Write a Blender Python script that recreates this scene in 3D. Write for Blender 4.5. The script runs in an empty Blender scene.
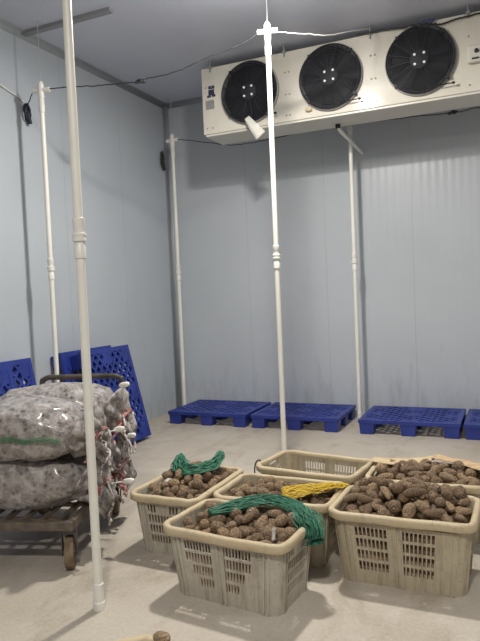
import bpy, bmesh, math, random
from mathutils import Vector, Matrix, noise

scene = bpy.context.scene
COL = scene.collection
PI = math.pi
R = math.radians

# ------------------------------------------------------------------ camera
f_px, pitch, roll, yaw = 612.5, 0.043654, -0.042893, 0.419611
cam_d = bpy.data.cameras.new('camera')
cam = bpy.data.objects.new('camera', cam_d)
COL.objects.link(cam)
cy, sy, cp, sp = math.cos(yaw), math.sin(yaw), math.cos(pitch), math.sin(pitch)
Fw = Vector((-sy * cp, cy * cp, -sp)); Rt = Vector((cy, sy, 0)); Up = Rt.cross(Fw)
R2 = math.cos(roll) * Rt + math.sin(roll) * Up
U2 = -math.sin(roll) * Rt + math.cos(roll) * Up
m = Matrix((R2, U2, -Fw)).transposed().to_4x4()
m.translation = Vector((0, 0, 1.5))
cam.matrix_world = m
cam_d.sensor_fit = 'HORIZONTAL'
cam_d.sensor_width = 36.0
cam_d.lens = f_px / 480 * 36
cam_d.clip_start = 0.05
scene.camera = cam

# ------------------------------------------------------------------ world, lamps, exposure
world = bpy.data.worlds.new('world'); scene.world = world
world.use_nodes = True
world.node_tree.nodes['Background'].inputs[0].default_value = (0.5, 0.55, 0.6, 1)
world.node_tree.nodes['Background'].inputs[1].default_value = 0.0
vs = scene.view_settings
vs.view_transform = 'Standard'; vs.look = 'None'; vs.gamma = 1; vs.use_curve_mapping = False
vs.exposure = 0.0


def lamp(name, kind, loc, watt, size, col):
    d = bpy.data.lights.new(name, kind)
    d.energy = watt; d.color = col
    if kind == 'AREA':
        d.shape = 'DISK'; d.size = size
    else:
        d.shadow_soft_size = size
    o = bpy.data.objects.new(name, d); COL.objects.link(o); o.location = loc
    return o


WARM = (1.0, 0.95, 0.87)
lamp('ceiling_lamp', 'AREA', (-1.6, 4.15, 3.83), 100, 0.20, WARM)
lamp('ceiling_lamp_bulb', 'POINT', (-1.6, 4.15, 3.70), 48, 0.10, WARM)
lamp('ceiling_lamp_behind_camera', 'AREA', (-0.2, -0.3, 3.83), 120, 0.30, WARM)
lamp('ceiling_lamp_far_right', 'AREA', (3.0, 3.2, 3.83), 38, 0.35, WARM)


# ------------------------------------------------------------------ materials
def mat(name, col, rough=0.5, metal=0.0, spec=0.5, coat=0.0):
    ma = bpy.data.materials.new(name); ma.use_nodes = True
    b = ma.node_tree.nodes['Principled BSDF']
    b.inputs['Base Color'].default_value = (*col, 1)
    b.inputs['Roughness'].default_value = rough
    b.inputs['Metallic'].default_value = metal
    b.inputs['Specular IOR Level'].default_value = spec
    b.inputs['Coat Weight'].default_value = coat
    return ma


def N(ma, kind, **kw):
    n = ma.node_tree.nodes.new(kind)
    for k, v in kw.items():
        if hasattr(n, k):
            setattr(n, k, v)
        else:
            n.inputs[k].default_value = v
    return n


def L(ma, a, b):
    ma.node_tree.links.new(a, b)


def ramp(ma, fac, stops):
    r = ma.node_tree.nodes.new('ShaderNodeValToRGB')
    e = r.color_ramp.elements
    while len(e) < len(stops):
        e.new(0.5)
    for i, (p, c) in enumerate(stops):
        e[i].position = p; e[i].color = (*c, 1)
    L(ma, fac, r.inputs[0])
    return r.outputs[0]


def coords(ma, scale=(1, 1, 1), kind='Object'):
    t = N(ma, 'ShaderNodeTexCoord'); mp = N(ma, 'ShaderNodeMapping')
    mp.inputs['Scale'].default_value = scale
    L(ma, t.outputs[kind], mp.inputs[0])
    return mp.outputs[0]


def noise_fac(ma, scale, detail=4, vec=None, rough=0.55, dist=0.0):
    n = N(ma, 'ShaderNodeTexNoise')
    n.inputs['Scale'].default_value = scale; n.inputs['Detail'].default_value = detail
    n.inputs['Roughness'].default_value = rough; n.inputs['Distortion'].default_value = dist
    L(ma, vec if vec is not None else coords(ma), n.inputs['Vector'])
    return n.outputs[0]


def mix(ma, fac, a, b, mode='MIX'):
    n = N(ma, 'ShaderNodeMix', data_type='RGBA', blend_type=mode)
    for s, v in ((n.inputs[0], fac), (n.inputs[6], a), (n.inputs[7], b)):
        if isinstance(v, (int, float)):
            s.default_value = v
        elif isinstance(v, tuple):
            s.default_value = (*v, 1)
        else:
            L(ma, v, s)
    return n.outputs[2]


def bsdf(ma):
    return ma.node_tree.nodes['Principled BSDF']


def setcol(ma, out):
    L(ma, out, bsdf(ma).inputs['Base Color'])


def bump(ma, h, strength=0.3, dist=0.01):
    b = N(ma, 'ShaderNodeBump'); b.inputs['Strength'].default_value = strength
    b.inputs['Distance'].default_value = dist
    L(ma, h, b.inputs['Height']); L(ma, b.outputs[0], bsdf(ma).inputs['Normal'])
    return b


def noisy(name, c1, c2, scale, rough=0.5, metal=0.0, bmp=0.0, detail=5, lo=0.35, hi=0.65, spec=0.5, vscale=(1, 1, 1)):
    ma = mat(name, c1, rough, metal, spec)
    fx = noise_fac(ma, scale, detail, coords(ma, vscale))
    setcol(ma, ramp(ma, fx, [(lo, c1), (hi, c2)]))
    if bmp:
        bump(ma, fx, bmp, 0.01)
    return ma


def panel_mat(name, c1, c2, axis, rib, strength):
    """Painted sheet-metal sandwich panel: fine upright ribs, a joint each metre, a little grime at the foot."""
    ma = mat(name, c1, 0.34, 0.0, 0.5)
    vec = coords(ma)
    big = noise_fac(ma, 0.9, 3, vec)
    base = ramp(ma, big, [(0.3, c1), (0.7, c2)])
    sep = N(ma, 'ShaderNodeSeparateXYZ'); L(ma, vec, sep.inputs[0])
    run = sep.outputs[axis]
    # joints
    fr = N(ma, 'ShaderNodeMath', operation='PINGPONG'); L(ma, run, fr.inputs[0]); fr.inputs[1].default_value = 0.5
    jt = N(ma, 'ShaderNodeMapRange'); L(ma, fr.outputs[0], jt.inputs[0])
    jt.inputs[1].default_value = 0.0; jt.inputs[2].default_value = 0.008; jt.inputs[3].default_value = 1; jt.inputs[4].default_value = 0
    c = mix(ma, jt.outputs[0], base, tuple(v * 0.88 for v in c1))
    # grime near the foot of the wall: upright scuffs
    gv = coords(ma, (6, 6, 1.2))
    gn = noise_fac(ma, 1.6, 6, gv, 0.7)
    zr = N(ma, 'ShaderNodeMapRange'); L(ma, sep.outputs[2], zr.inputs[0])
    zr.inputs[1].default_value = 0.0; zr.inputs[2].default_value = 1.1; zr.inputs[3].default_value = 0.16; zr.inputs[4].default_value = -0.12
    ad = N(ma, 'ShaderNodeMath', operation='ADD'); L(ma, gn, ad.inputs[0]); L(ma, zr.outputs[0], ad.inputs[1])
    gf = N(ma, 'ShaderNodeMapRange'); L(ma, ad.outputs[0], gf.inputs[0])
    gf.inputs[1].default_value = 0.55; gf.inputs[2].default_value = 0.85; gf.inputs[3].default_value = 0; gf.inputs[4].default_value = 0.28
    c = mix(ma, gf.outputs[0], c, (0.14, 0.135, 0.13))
    setcol(ma, c)
    w = N(ma, 'ShaderNodeMath', operation='SINE')
    ml = N(ma, 'ShaderNodeMath', operation='MULTIPLY'); L(ma, run, ml.inputs[0]); ml.inputs[1].default_value = 2 * PI / rib
    L(ma, ml.outputs[0], w.inputs[0])
    if axis == 0:
        fade = N(ma, 'ShaderNodeMapRange'); L(ma, run, fade.inputs[0])
        fade.inputs[1].default_value = -1.75; fade.inputs[2].default_value = -1.0; fade.inputs[3].default_value = .2; fade.inputs[4].default_value = 1.0
        mu = N(ma, 'ShaderNodeMath', operation='MULTIPLY'); L(ma, w.outputs[0], mu.inputs[0]); L(ma, fade.outputs[0], mu.inputs[1])
        bump(ma, mu.outputs[0], strength, 0.004)
    else:
        bump(ma, w.outputs[0], strength, 0.004)
    return ma


M = {}
M['wall_back'] = panel_mat('painted_panel_back', (0.49, 0.53, 0.575), (0.535, 0.575, 0.62), 0, 0.085, 0.22)
M['wall_left'] = panel_mat('painted_panel_left', (0.465, 0.51, 0.56), (0.515, 0.56, 0.61), 1, 0.25, 0.05)
M['ceiling'] = noisy('ceiling_panel', (0.53, 0.56, 0.65), (0.59, 0.62, 0.71), 0.8, 0.45)
M['trim'] = mat('grey_corner_trim', (0.43, 0.46, 0.49), 0.3)
M['strip'] = mat('grey_ceiling_strip', (0.27, 0.28, 0.30), 0.5)

# concrete floor
ma = mat('concrete_floor', (0.4, 0.37, 0.33), 0.55, 0, 0.4)
v = coords(ma)
n1 = noise_fac(ma, 0.9, 8, v, 0.62, 0.4)
n2 = noise_fac(ma, 7.0, 8, v, 0.7)
n3 = noise_fac(ma, 2.3, 6, coords(ma, (1.0, 0.55, 1)), 0.65, 1.2)
n4 = noise_fac(ma, 60.0, 3, v, 0.6)
c = ramp(ma, n1, [(0.3, (0.40, 0.345, 0.275)), (0.5, (0.51, 0.455, 0.385)), (0.72, (0.60, 0.555, 0.50))])
c = mix(ma, ramp(ma, n3, [(0.50, (0, 0, 0)), (0.66, (0.7, 0.7, 0.7))]), c, (0.30, 0.245, 0.175))
c = mix(ma, ramp(ma, n2, [(0.56, (0, 0, 0)), (0.76, (0.5, 0.5, 0.5))]), c, (0.70, 0.66, 0.60))
c = mix(ma, 0.3, c, ramp(ma, n4, [(0.3, (0.36, 0.325, 0.28)), (0.7, (0.62, 0.58, 0.51))]))
n5 = noise_fac(ma, 16.0, 5, v, 0.75)
c = mix(ma, ramp(ma, n5, [(0.64, (0, 0, 0)), (0.72, (0.5, 0.5, 0.5))]), c, (0.20, 0.16, 0.11))
setcol(ma, c); bump(ma, n2, 0.12, 0.01)
M['floor'] = ma

M['pvc'] = noisy('white_pvc', (0.86, 0.85, 0.79), (0.79, 0.78, 0.71), 3.0, 0.35)
M['pvc_fit'] = noisy('white_pvc_fitting', (0.84, 0.83, 0.79), (0.76, 0.75, 0.70), 5.0, 0.35)
M['cream'] = noisy('cream_painted_steel', (0.66, 0.63, 0.55), (0.72, 0.69, 0.61), 2.0, 0.08, 0.0, 0, 3, 0.35, 0.65, 0.5)
M['cream_dull'] = noisy('cream_underside', (0.62, 0.60, 0.54), (0.68, 0.66, 0.6), 2.0, 0.4)
M['black_plastic'] = mat('black_plastic', (0.012, 0.013, 0.017), 0.45)
M['fan_shade'] = mat('fan_cavity_shade', (0.010, 0.011, 0.016), 0.7)  # dark of the fan's shaded inside, put into a flat plate's colour
M['fan_wire'] = mat('fan_wire', (0.012, 0.013, 0.020), 0.6)
M['fan_blade'] = mat('fan_blade', (0.010, 0.011, 0.017), 0.7)
M['shroud'] = mat('grey_shroud', (0.30, 0.30, 0.29), 0.4)
M['bolt'] = mat('bright_bolt', (0.9, 0.9, 0.9), 0.35, 0.3)
M['sticker_blue'] = mat('dark_blue_sticker', (0.035, 0.035, 0.085), 0.5)
M['sticker_grey'] = noisy('grey_rating_plate', (0.22, 0.22, 0.23), (0.34, 0.34, 0.34), 40, 0.5, vscale=(1, 1, 3))
M['card'] = noisy('pale_paper', (0.72, 0.71, 0.66), (0.62, 0.61, 0.55), 12, 0.6)
M['foam'] = noisy('yellow_foam', (0.62, 0.53, 0.36), (0.5, 0.42, 0.27), 30, 0.8)
M['cable'] = mat('black_cable', (0.018, 0.019, 0.022), 0.5)
M['cable_white'] = mat('white_cable', (0.75, 0.75, 0.73), 0.45)
M['coil'] = mat('dark_blue_cord', (0.02, 0.022, 0.05), 0.6)
M['wire'] = mat('thin_grey_wire', (0.42, 0.42, 0.42), 0.4)
M['blue_tape'] = mat('blue_tape', (0.05, 0.06, 0.16), 0.5)
M['pallet'] = noisy('blue_pallet_plastic', (0.016, 0.032, 0.21), (0.026, 0.05, 0.30), 5, 0.42, 0, 0.05)
M['steel'] = noisy('rusty_painted_steel', (0.09, 0.075, 0.062), (0.19, 0.15, 0.115), 14, 0.6, 0.2, 0.2)
M['steel_dark'] = noisy('dark_steel_tube', (0.055, 0.048, 0.045), (0.12, 0.095, 0.075), 12, 0.5, 0.3)
M['tyre'] = noisy('worn_brown_tyre', (0.13, 0.09, 0.055), (0.23, 0.17, 0.11), 18, 0.8, 0, 0.2)


def crate_mat(name, c1, c2, dirt, rough=0.5, streak=0.5):
    ma = mat(name, c1, rough, 0, 0.35)
    v = coords(ma)
    a = noise_fac(ma, 7, 5, v, 0.6)
    c = ramp(ma, a, [(0.3, c1), (0.7, c2)])
    st = noise_fac(ma, 9, 6, coords(ma, (3.6, 3.6, 0.30) if streak > .4 else (.8, .8, .8)), 0.75)
    c = mix(ma, ramp(ma, st, [(0.47, (0, 0, 0)), (0.66, (streak, streak, streak))]), c, dirt)
    sp_ = noise_fac(ma, 45, 4, v, 0.7)
    c = mix(ma, ramp(ma, sp_, [(0.58, (0, 0, 0)), (0.75, (0.55, 0.55, 0.55))]), c, tuple(x * 0.7 for x in dirt))
    setcol(ma, c)
    bump(ma, sp_, 0.12, 0.004)
    return ma


M['crate'] = crate_mat('dirty_grey_beige_plastic', (0.44, 0.405, 0.34), (0.56, 0.525, 0.45), (0.20, 0.155, 0.10))
M['rim'] = crate_mat('ochre_beige_plastic', (0.54, 0.44, 0.285), (0.64, 0.545, 0.38), (0.29, 0.20, 0.105), 0.5, 0.39)
M['crate_tan'] = crate_mat('dirty_tan_plastic', (0.45, 0.39, 0.285), (0.55, 0.485, 0.365), (0.21, 0.155, 0.09))
M['loop'] = mat('dark_cord_loop', (0.03, 0.025, 0.02), 0.7)

# taro skin: fine rings round the corm, paler scuffs
ma = mat('taro_skin', (0.2, 0.13, 0.09), 0.8, 0, 0.25)
tc = N(ma, 'ShaderNodeTexCoord')
oi = N(ma, 'ShaderNodeObjectInfo')
wv = N(ma, 'ShaderNodeTexWave', wave_type='BANDS', bands_direction='Z')
wv.inputs['Scale'].default_value = 1.5; wv.inputs['Distortion'].default_value = 3.5; wv.inputs['Detail'].default_value = 3
wv.inputs['Detail Scale'].default_value = 2.0
L(ma, tc.outputs['Object'], wv.inputs['Vector'])
nz = noise_fac(ma, 2.6, 7, tc.outputs['Object'], 0.75)
c = ramp(ma, nz, [(0.33, (0.15, 0.10, 0.062)), (0.5, (0.40, 0.295, 0.20)), (0.66, (0.74, 0.61, 0.46))])
c2 = mix(ma, ramp(ma, wv.outputs[1], [(0.2, (0.6, 0.6, 0.6)), (0.6, (0, 0, 0))]), c, (0.11, 0.074, 0.05))
tint = ramp(ma, oi.outputs['Random'], [(0.0, (0.72, 0.66, 0.62)), (0.5, (1.0, 0.97, 0.93)), (1.0, (1.32, 1.24, 1.1))])
setcol(ma, mix(ma, 1.0, c2, tint, 'MULTIPLY'))
bump(ma, nz, 0.6, 0.15)
M['taro'] = ma
M['scar'] = noisy('pale_taro_scar', (0.66, 0.54, 0.40), (0.40, 0.29, 0.19), 2, 0.8)

M['green_net'] = noisy('green_net', (0.02, 0.115, 0.07), (0.06, 0.25, 0.155), 26, 0.55)
M['green_shade'] = noisy('green_net_shade', (0.010, 0.06, 0.038), (0.024, 0.12, 0.072), 26, 0.6)  # shaded copy of the green: dark between the strands painted in
M['yellow_net'] = noisy('yellow_net', (0.60, 0.40, 0.025), (0.72, 0.54, 0.07), 26, 0.5)
M['yellow_shade'] = noisy('yellow_net_shade', (0.40, 0.25, 0.015), (0.5, 0.34, 0.03), 26, 0.6)  # shaded copy of the yellow for the sheet under the strands
M['paper'] = mat('white_slip', (0.75, 0.74, 0.72), 0.6)
M['paper_grey'] = mat('greyish_slip', (0.55, 0.53, 0.50), 0.6)
M['sack'] = noisy('tan_woven_sack', (0.50, 0.38, 0.22), (0.66, 0.53, 0.34), 12, 0.75, 0, 0.2, vscale=(1, 8, 8))
M['sack2'] = noisy('brown_tan_sack', (0.42, 0.28, 0.15), (0.64, 0.49, 0.31), 12, 0.75, 0, 0.2, vscale=(1, 9, 9))

# see-through net sack full of pale purple-brown corms
ma = mat('net_sack', (0.4, 0.37, 0.36), 0.30, 0, 0.5, 0.5)
v = coords(ma)
vo = N(ma, 'ShaderNodeTexVoronoi'); vo.inputs['Scale'].default_value = 27; L(ma, v, vo.inputs['Vector'])
n0 = noise_fac(ma, 17, 8, v, 0.74)
n9 = noise_fac(ma, 5, 4, v, 0.6)
c = ramp(ma, n0, [(0.40, (0.045, 0.035, 0.036)), (0.475, (0.20, 0.17, 0.168)), (0.53, (0.40, 0.365, 0.355)), (0.64, (0.64, 0.61, 0.60))])
cs = ramp(ma, vo.outputs['Distance'], [(0.16, (0.05, 0.038, 0.042)), (0.34, (0.42, 0.385, 0.375)), (0.6, (0.6, 0.57, 0.55))])
c = mix(ma, 0.38, c, cs)
c = mix(ma, ramp(ma, n9, [(0.48, (0, 0, 0)), (0.7, (0.4, 0.4, 0.4))]), c, (0.36, 0.29, 0.24))
setcol(ma, c)
bump(ma, n0, 0.8, 0.03)
bsdf(ma).inputs['Coat Roughness'].default_value = 0.18
M['net_sack'] = ma
M['sack_neck'] = noisy('gathered_net', (0.17, 0.15, 0.145), (0.50, 0.47, 0.45), 20, 0.42, 0, 0.6, 7, 0.40, 0.60)
M['red_rope'] = noisy('red_tie', (0.36, 0.085, 0.08), (0.52, 0.30, 0.27), 30, 0.6)
M['twist_rope'] = noisy('white_twist_rope', (0.66, 0.62, 0.58), (0.16, 0.11, 0.10), 55, 0.7, lo=0.45, hi=0.6)
M['tag'] = mat('white_tag', (0.80, 0.79, 0.74), 0.5)
M['green_seam'] = mat('green_thread', (0.10, 0.22, 0.12), 0.6)


# ------------------------------------------------------------------ mesh helpers
class MB:
    def __init__(s):
        s.v = []; s.f = []; s.mi = []; s.cur = 0

    def add(s, vs_, fs):
        o = len(s.v)
        s.v += [tuple(x) for x in vs_]
        s.f += [tuple(i + o for i in f) for f in fs]
        s.mi += [s.cur] * len(fs)

    def box(s, x0, x1, y0, y1, z0, z1, mtx=None):
        vs_ = [(x, y, z) for z in (z0, z1) for y in (y0, y1) for x in (x0, x1)]
        if mtx is not None:
            vs_ = [mtx @ Vector(p) for p in vs_]
        s.add(vs_, [(0, 2, 3, 1), (4, 5, 7, 6), (0, 1, 5, 4), (2, 6, 7, 3), (0, 4, 6, 2), (1, 3, 7, 5)])

    def tube(s, pts, r, n=10, cap=True):
        pts = [Vector(p) for p in pts]
        rs = r if isinstance(r, (list, tuple)) else [r] * len(pts)
        rings = []; prev = None
        for i, p in enumerate(pts):
            t = (pts[min(i + 1, len(pts) - 1)] - pts[max(i - 1, 0)]).normalized()
            if prev is None:
                a = Vector((0, 0, 1)) if abs(t.z) < 0.9 else Vector((1, 0, 0))
                u = t.cross(a).normalized()
            else:
                u = (prev - t * prev.dot(t)).normalized()
            prev = u; w = t.cross(u)
            rings.append([p + rs[i] * (math.cos(2 * PI * k / n) * u + math.sin(2 * PI * k / n) * w) for k in range(n)])
        vs_ = [q for rg in rings for q in rg]
        fs = [(i * n + k, i * n + (k + 1) % n, (i + 1) * n + (k + 1) % n, (i + 1) * n + k) for i in range(len(pts) - 1) for k in range(n)]
        if cap:
            fs += [tuple(reversed(range(n))), tuple((len(pts) - 1) * n + k for k in range(n))]
        s.add(vs_, fs)

    def lathe(s, prof, n=24, mtx=None, cap=True):
        """prof: (radius, height) pairs round local Z."""
        vs_ = [Vector((r * math.cos(2 * PI * k / n), r * math.sin(2 * PI * k / n), h)) for r, h in prof for k in range(n)]
        if mtx is not None:
            vs_ = [mtx @ p for p in vs_]
        q = len(prof)
        fs = [(i * n + k, i * n + (k + 1) % n, (i + 1) * n + (k + 1) % n, (i + 1) * n + k) for i in range(q - 1) for k in range(n)]
        if cap:
            fs += [tuple(reversed(range(n))), tuple((q - 1) * n + k for k in range(n))]
        s.add(vs_, fs)

    def grid(s, nu, nv, fn):
        s.add([fn(i / nu, j / nv) for j in range(nv + 1) for i in range(nu + 1)],
              [(j * (nu + 1) + i, j * (nu + 1) + i + 1, (j + 1) * (nu + 1) + i + 1, (j + 1) * (nu + 1) + i) for j in range(nv) for i in range(nu)])

    def build(s, name, ms, parent=None, smooth=False, bevel=0.0, solid=0.0, loc=None, subsurf=0, sharp=None):
        me = bpy.data.meshes.new(name)
        me.from_pydata(s.v, [], s.f)
        ms = ms if isinstance(ms, (list, tuple)) else [ms]
        for q in ms:
            me.materials.append(q)
        if len(ms) > 1:
            for p, i in zip(me.polygons, s.mi):
                p.material_index = i
        if smooth:
            for p in me.polygons:
                p.use_smooth = True
        me.validate(); me.update()
        o = bpy.data.objects.new(name, me); COL.objects.link(o)
        if parent is not None:
            o.parent = parent
        if loc is not None:
            o.location = loc
        if solid:
            q = o.modifiers.new('solid', 'SOLIDIFY'); q.thickness = solid; q.offset = 0
        if bevel:
            q = o.modifiers.new('bevel', 'BEVEL'); q.width = bevel; q.segments = 2; q.limit_method = 'ANGLE'
        if subsurf:
            q = o.modifiers.new('sub', 'SUBSURF'); q.levels = subsurf; q.render_levels = subsurf
        if smooth and sharp:
            me.set_sharp_from_angle(angle=R(sharp))
        return o


def tag(o, label, cat, group=None, kind=None):
    o['label'] = label; o['category'] = cat
    if group:
        o['group'] = group
    if kind:
        o['kind'] = kind
    return o


def empty(name, loc, rz=0.0):
    o = bpy.data.objects.new(name, None); COL.objects.link(o)
    o.location = loc; o.rotation_euler = (0, 0, rz); o.empty_display_size = 0.05
    return o


def struct(o):
    o['kind'] = 'structure'
    return o


def copy_tree(o, parent=None):
    c = o.copy(); COL.objects.link(c); c.parent = parent
    for ch in list(o.children):
        copy_tree(ch, c)
    return c


def axis_mtx(origin, zdir):
    z = Vector(zdir).normalized()
    return Matrix.Translation(Vector(origin)) @ z.to_track_quat('Z', 'Y').to_matrix().to_4x4()


# ------------------------------------------------------------------ room
XL, XR, YB, YF, ZC = -4.10, 4.6, 7.06, -4.0, 4.0
T = 0.12


def slab(name, x0, x1, y0, y1, z0, z1, ma):
    b = MB(); b.box(x0, x1, y0, y1, z0, z1)
    return struct(b.build(name, ma))


slab('floor', XL - T, XR + T, YF - T, YB + T, -T, 0, M['floor'])
slab('ceiling', XL - T, XR + T, YF - T, YB + T, ZC, ZC + T, M['ceiling'])
slab('wall_left', XL - T, XL, YF - T, YB + T, 0, ZC, M['wall_left'])
slab('wall_back', XL, XR, YB, YB + T, 0, ZC, M['wall_back'])
slab('wall_right', XR, XR + T, YF - T, YB + T, 0, ZC, M['wall_left'])
slab('wall_front', XL, XR, YF - T, YF, 0, ZC, M['wall_back'])


def cove(name, fn, length_pts):
    b = MB()
    b.grid(6, len(length_pts) - 1, lambda u, v: fn(u * PI / 2, length_pts[round(v * (len(length_pts) - 1))]))
    return struct(b.build(name, M['trim'], smooth=True, solid=0.004))


cr = 0.055
cove('trim_1', lambda a, z: (XL + cr * (1 - math.cos(a)) + .003, YB - cr * (1 - math.sin(a)) - .003, z), [0, ZC])
cove('trim_2', lambda a, x: (x, YB - cr * (1 - math.sin(a)) - .003, ZC - cr * (1 - math.cos(a)) - .003), [XL, XR])
cove('trim_3', lambda a, y: (XL + cr * (1 - math.cos(a)) + .003, y, ZC - cr * (1 - math.sin(a)) - .003), [YF, YB])
b = MB(); b.box(XL, -3.10, 4.48, 4.545, ZC - 0.03, ZC + 0.01)
struct(b.build('trim_4', M['strip']))

# ------------------------------------------------------------------ pipe poles
ZT = 3.40


def pole(x, y, top, label, tee_dir=(1, 0), union=1.80, feet=True, lean=(0, 0)):
    root = empty('pipe_pole', (x, y, 0))
    r = 0.0215
    b = MB(); b.lathe([(r, 0.06), (r, union - 0.03)], 18); b.build('lower_pipe', M['pvc'], root, True, sharp=40)
    b = MB(); b.lathe([(r, union + 0.03), (r, top - 0.02)], 18); b.build('upper_pipe', M['pvc'], root, True, sharp=40)
    u = union
    b = MB(); b.lathe([(r, u - .105), (.0275, u - .10), (.0275, u - .045), (.0245, u - .04), (.0245, u - .022), (.034, u - .02), (.0345, u - .012), (.032, u - .010),
                       (.032, u + .004), (.0345, u + .006), (.034, u + .016), (.026, u + .02), (.026, u + .045), (.0285, u + .05), (.0285, u + .088), (r, u + .093)], 20)
    b.build('union_coupling', M['pvc_fit'], root, True, sharp=35)
    b = MB(); b.lathe([(.030, 0.0), (.030, .035), (.026, .04), (.026, .125), (r, .13)], 20)
    b.build('foot_socket', M['pvc_fit'], root, True, sharp=35)
    d = Vector((tee_dir[0], tee_dir[1], 0)).normalized()
    b = MB()
    b.lathe([(r, top - .20), (.0275, top - .195), (.0275, top - .12), (.025, top - .115), (.025, top - .075), (.029, top - .07), (.029, top + .055), (.022, top + .06), (.018, top + .075)], 18)
    b.lathe([(.021, -.085), (.0225, -.08), (.0225, .08), (.021, .085)], 16, axis_mtx((0, 0, top), d))
    b.build('cross_fitting', M['pvc_fit'], root, True, sharp=35)
    if top + 0.1 < ZC:
        b = MB(); b.tube([(0, 0, top + .06), (0.003, 0, (top + ZC) / 2), (0, 0, ZC - .002)], 0.004, 6)
        b.build('hanging_wire', M['wire'], root)
    tag(root, label, 'pipe')
    root['group'] = 'upright white pipe poles'
    return root


pole(-1.868, 2.362, 3.42, 'nearest white pipe pole standing alone on the floor in front of the sack cart', (1, .2))
pole(-1.803, 4.85, 3.655, 'white pipe pole behind the empty crate, its cross fitting against the cooler', (1, .25))
pole(-3.80, 4.38, 3.385, 'white pipe pole along the left wall behind the sacks on the cart', (1, .25))
pole(-3.80, 6.70, 3.43, 'white pipe pole in the far corner at the end of the blue pallets', (1, -.05))
pole(-1.58, 6.70, 3.40, 'white pipe pole near the back wall between the rows of blue pallets', (1, 0))

# ------------------------------------------------------------------ air cooler
CY0, CY1, CZ0, CZ1, CX0, CX1 = 6.0, 6.44, 3.228, 3.925, -3.01, 0.62
cooler = empty('air_cooler', (CX0, CY0, CZ0))
tag(cooler, 'long cream ceiling air cooler with three black fans', 'air cooler')
off = Vector((CX0, CY0, CZ0))


def cl(p):
    return Vector(p) - off


b = MB(); b.box(0, CX1 - CX0, 0, CY1 - CY0, 0, CZ1 - CZ0)
b.build('casing', M['cream'], cooler, bevel=0.006)
b = MB(); b.box(0.02, CX1 - CX0 - 0.02, 0.012, CY1 - CY0 - 0.01, -0.022, 0.0)
b.build('drip_tray', M['cream_dull'], cooler, bevel=0.004)
b = MB()
for xx in (-2.96, -2.895, -2.06, -2.02, -1.19, -1.15, -.31, .1, .56):
    for zz in (3.29, 3.50, 3.72):
        b.lathe([(.009, 0), (.009, .004), (.004, .007)], 8, axis_mtx(cl((xx, CY0, zz)), (0, -1, 0)))
b.build('screw', M['shroud'], cooler)
for xx in (-2.895, -2.057, -1.187, -.309, .45):
    b = MB()
    p = cl((xx, CY0, CZ1))
    b.box(p.x - .018, p.x + .018, -.02, .05, p.z - .012, p.z + .012)
    b.tube([p + Vector((0, -.012, -.05)), p + Vector((0, -.012, .07))], .007, 8)
    b.build('hanger_bracket', M['strip'], cooler)


def fan(cx, cz):
    g = MB()
    R0 = 0.305
    o = cl((cx, CY0, cz))
    mt = axis_mtx(o, (0, -1, 0))
    # flat plate coloured as the shade inside the fan, and the grey ring standing off the casing
    g.lathe([(0.29, 0.003), (0.02, 0.004)], 40, mt)
    fr = g.build('fan', M['fan_shade'], cooler)
    s_ = MB(); s_.lathe([(R0 + .018, 0.0), (R0 + .016, .028), (R0 + .002, .034), (R0 - .012, .03), (R0 - .014, 0.0)], 48, mt, cap=False)
    s_.build('shroud_ring', M['shroud'], fr, True, sharp=40)
    bl = MB()
    for k in range(5):
        a0 = k * 2 * PI / 5 + .3

        def fn(u, v, a0=a0):
            rr = .06 + u * .20
            a = a0 + (v - .5) * (0.85 + .25 * u) + u * .25
            return mt @ Vector((rr * math.cos(a), rr * math.sin(a), .012 + .018 * v))
        bl.grid(6, 6, fn)
    bl.build('fan_blade', M['fan_blade'], fr, True)
    gr = MB()
    for k in range(17):
        rr = .075 + k * (.232 / 16)
        h = .052 - .012 * (rr / .3) ** 2
        gr.tube([mt @ Vector((rr * math.cos(a), rr * math.sin(a), h)) for a in [2 * PI * i / 40 for i in range(41)]], .0034, 5, False)
    for k in range(16):
        a = k * PI / 8 + .1
        gr.tube([mt @ Vector((rr * math.cos(a), rr * math.sin(a), .056 - .012 * (rr / .3) ** 2)) for rr in (.05, .18, .27, .309)] +
                [mt @ Vector((.315 * math.cos(a), .315 * math.sin(a), .02))], .004, 5)
    gr.lathe([(.305, .036), (.312, .04), (.312, .046), (.305, .049), (.298, .043)], 48, mt, cap=False)
    gr.build('fan_guard', M['fan_wire'], fr)
    hb = MB(); hb.lathe([(.088, .050), (.086, .060), (.07, .066), (.0, .068)], 32, mt, cap=False)
    hb.build('hub_plate', M['fan_blade'], fr, True, sharp=40)
    for dx, dz in ((-.042, -.045), (.042, -.040), (-.042, .042), (.042, .046)):
        bo = MB()
        bo.lathe([(.0125, .064), (.0125, .074), (.006, .078)], 10, mt @ Matrix.Translation((dx, dz, 0)))
        bo.build('bolt', M['bolt'], fr)
    for dx, dz in ((-.22, -.21), (.215, .215), (.24, -.20), (-.20, .23)):
        ck = MB(); q = o + Vector((dx, 0, dz)); ck.box(q.x - .014, q.x + .014, -.052, .002, q.z - .014, q.z + .014)
        ck.build('guard_clip', M['fan_wire'], fr)
    rd = MB()
    q = o + Vector((.085, -.045, -.272))
    rd.tube([q, q + Vector((.10, -.012, .004)), q + Vector((.195, -.012, .006))], .0055, 7)
    rd.lathe([(.004, 0), (.012, .006), (.012, .022), (.004, .028)], 10, axis_mtx(q + Vector((.19, -.012, .006)), (1, 0, 0)))
    rd.build('sensor_rod', M['black_plastic'], fr, True, sharp=40)
    return fr


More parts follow.
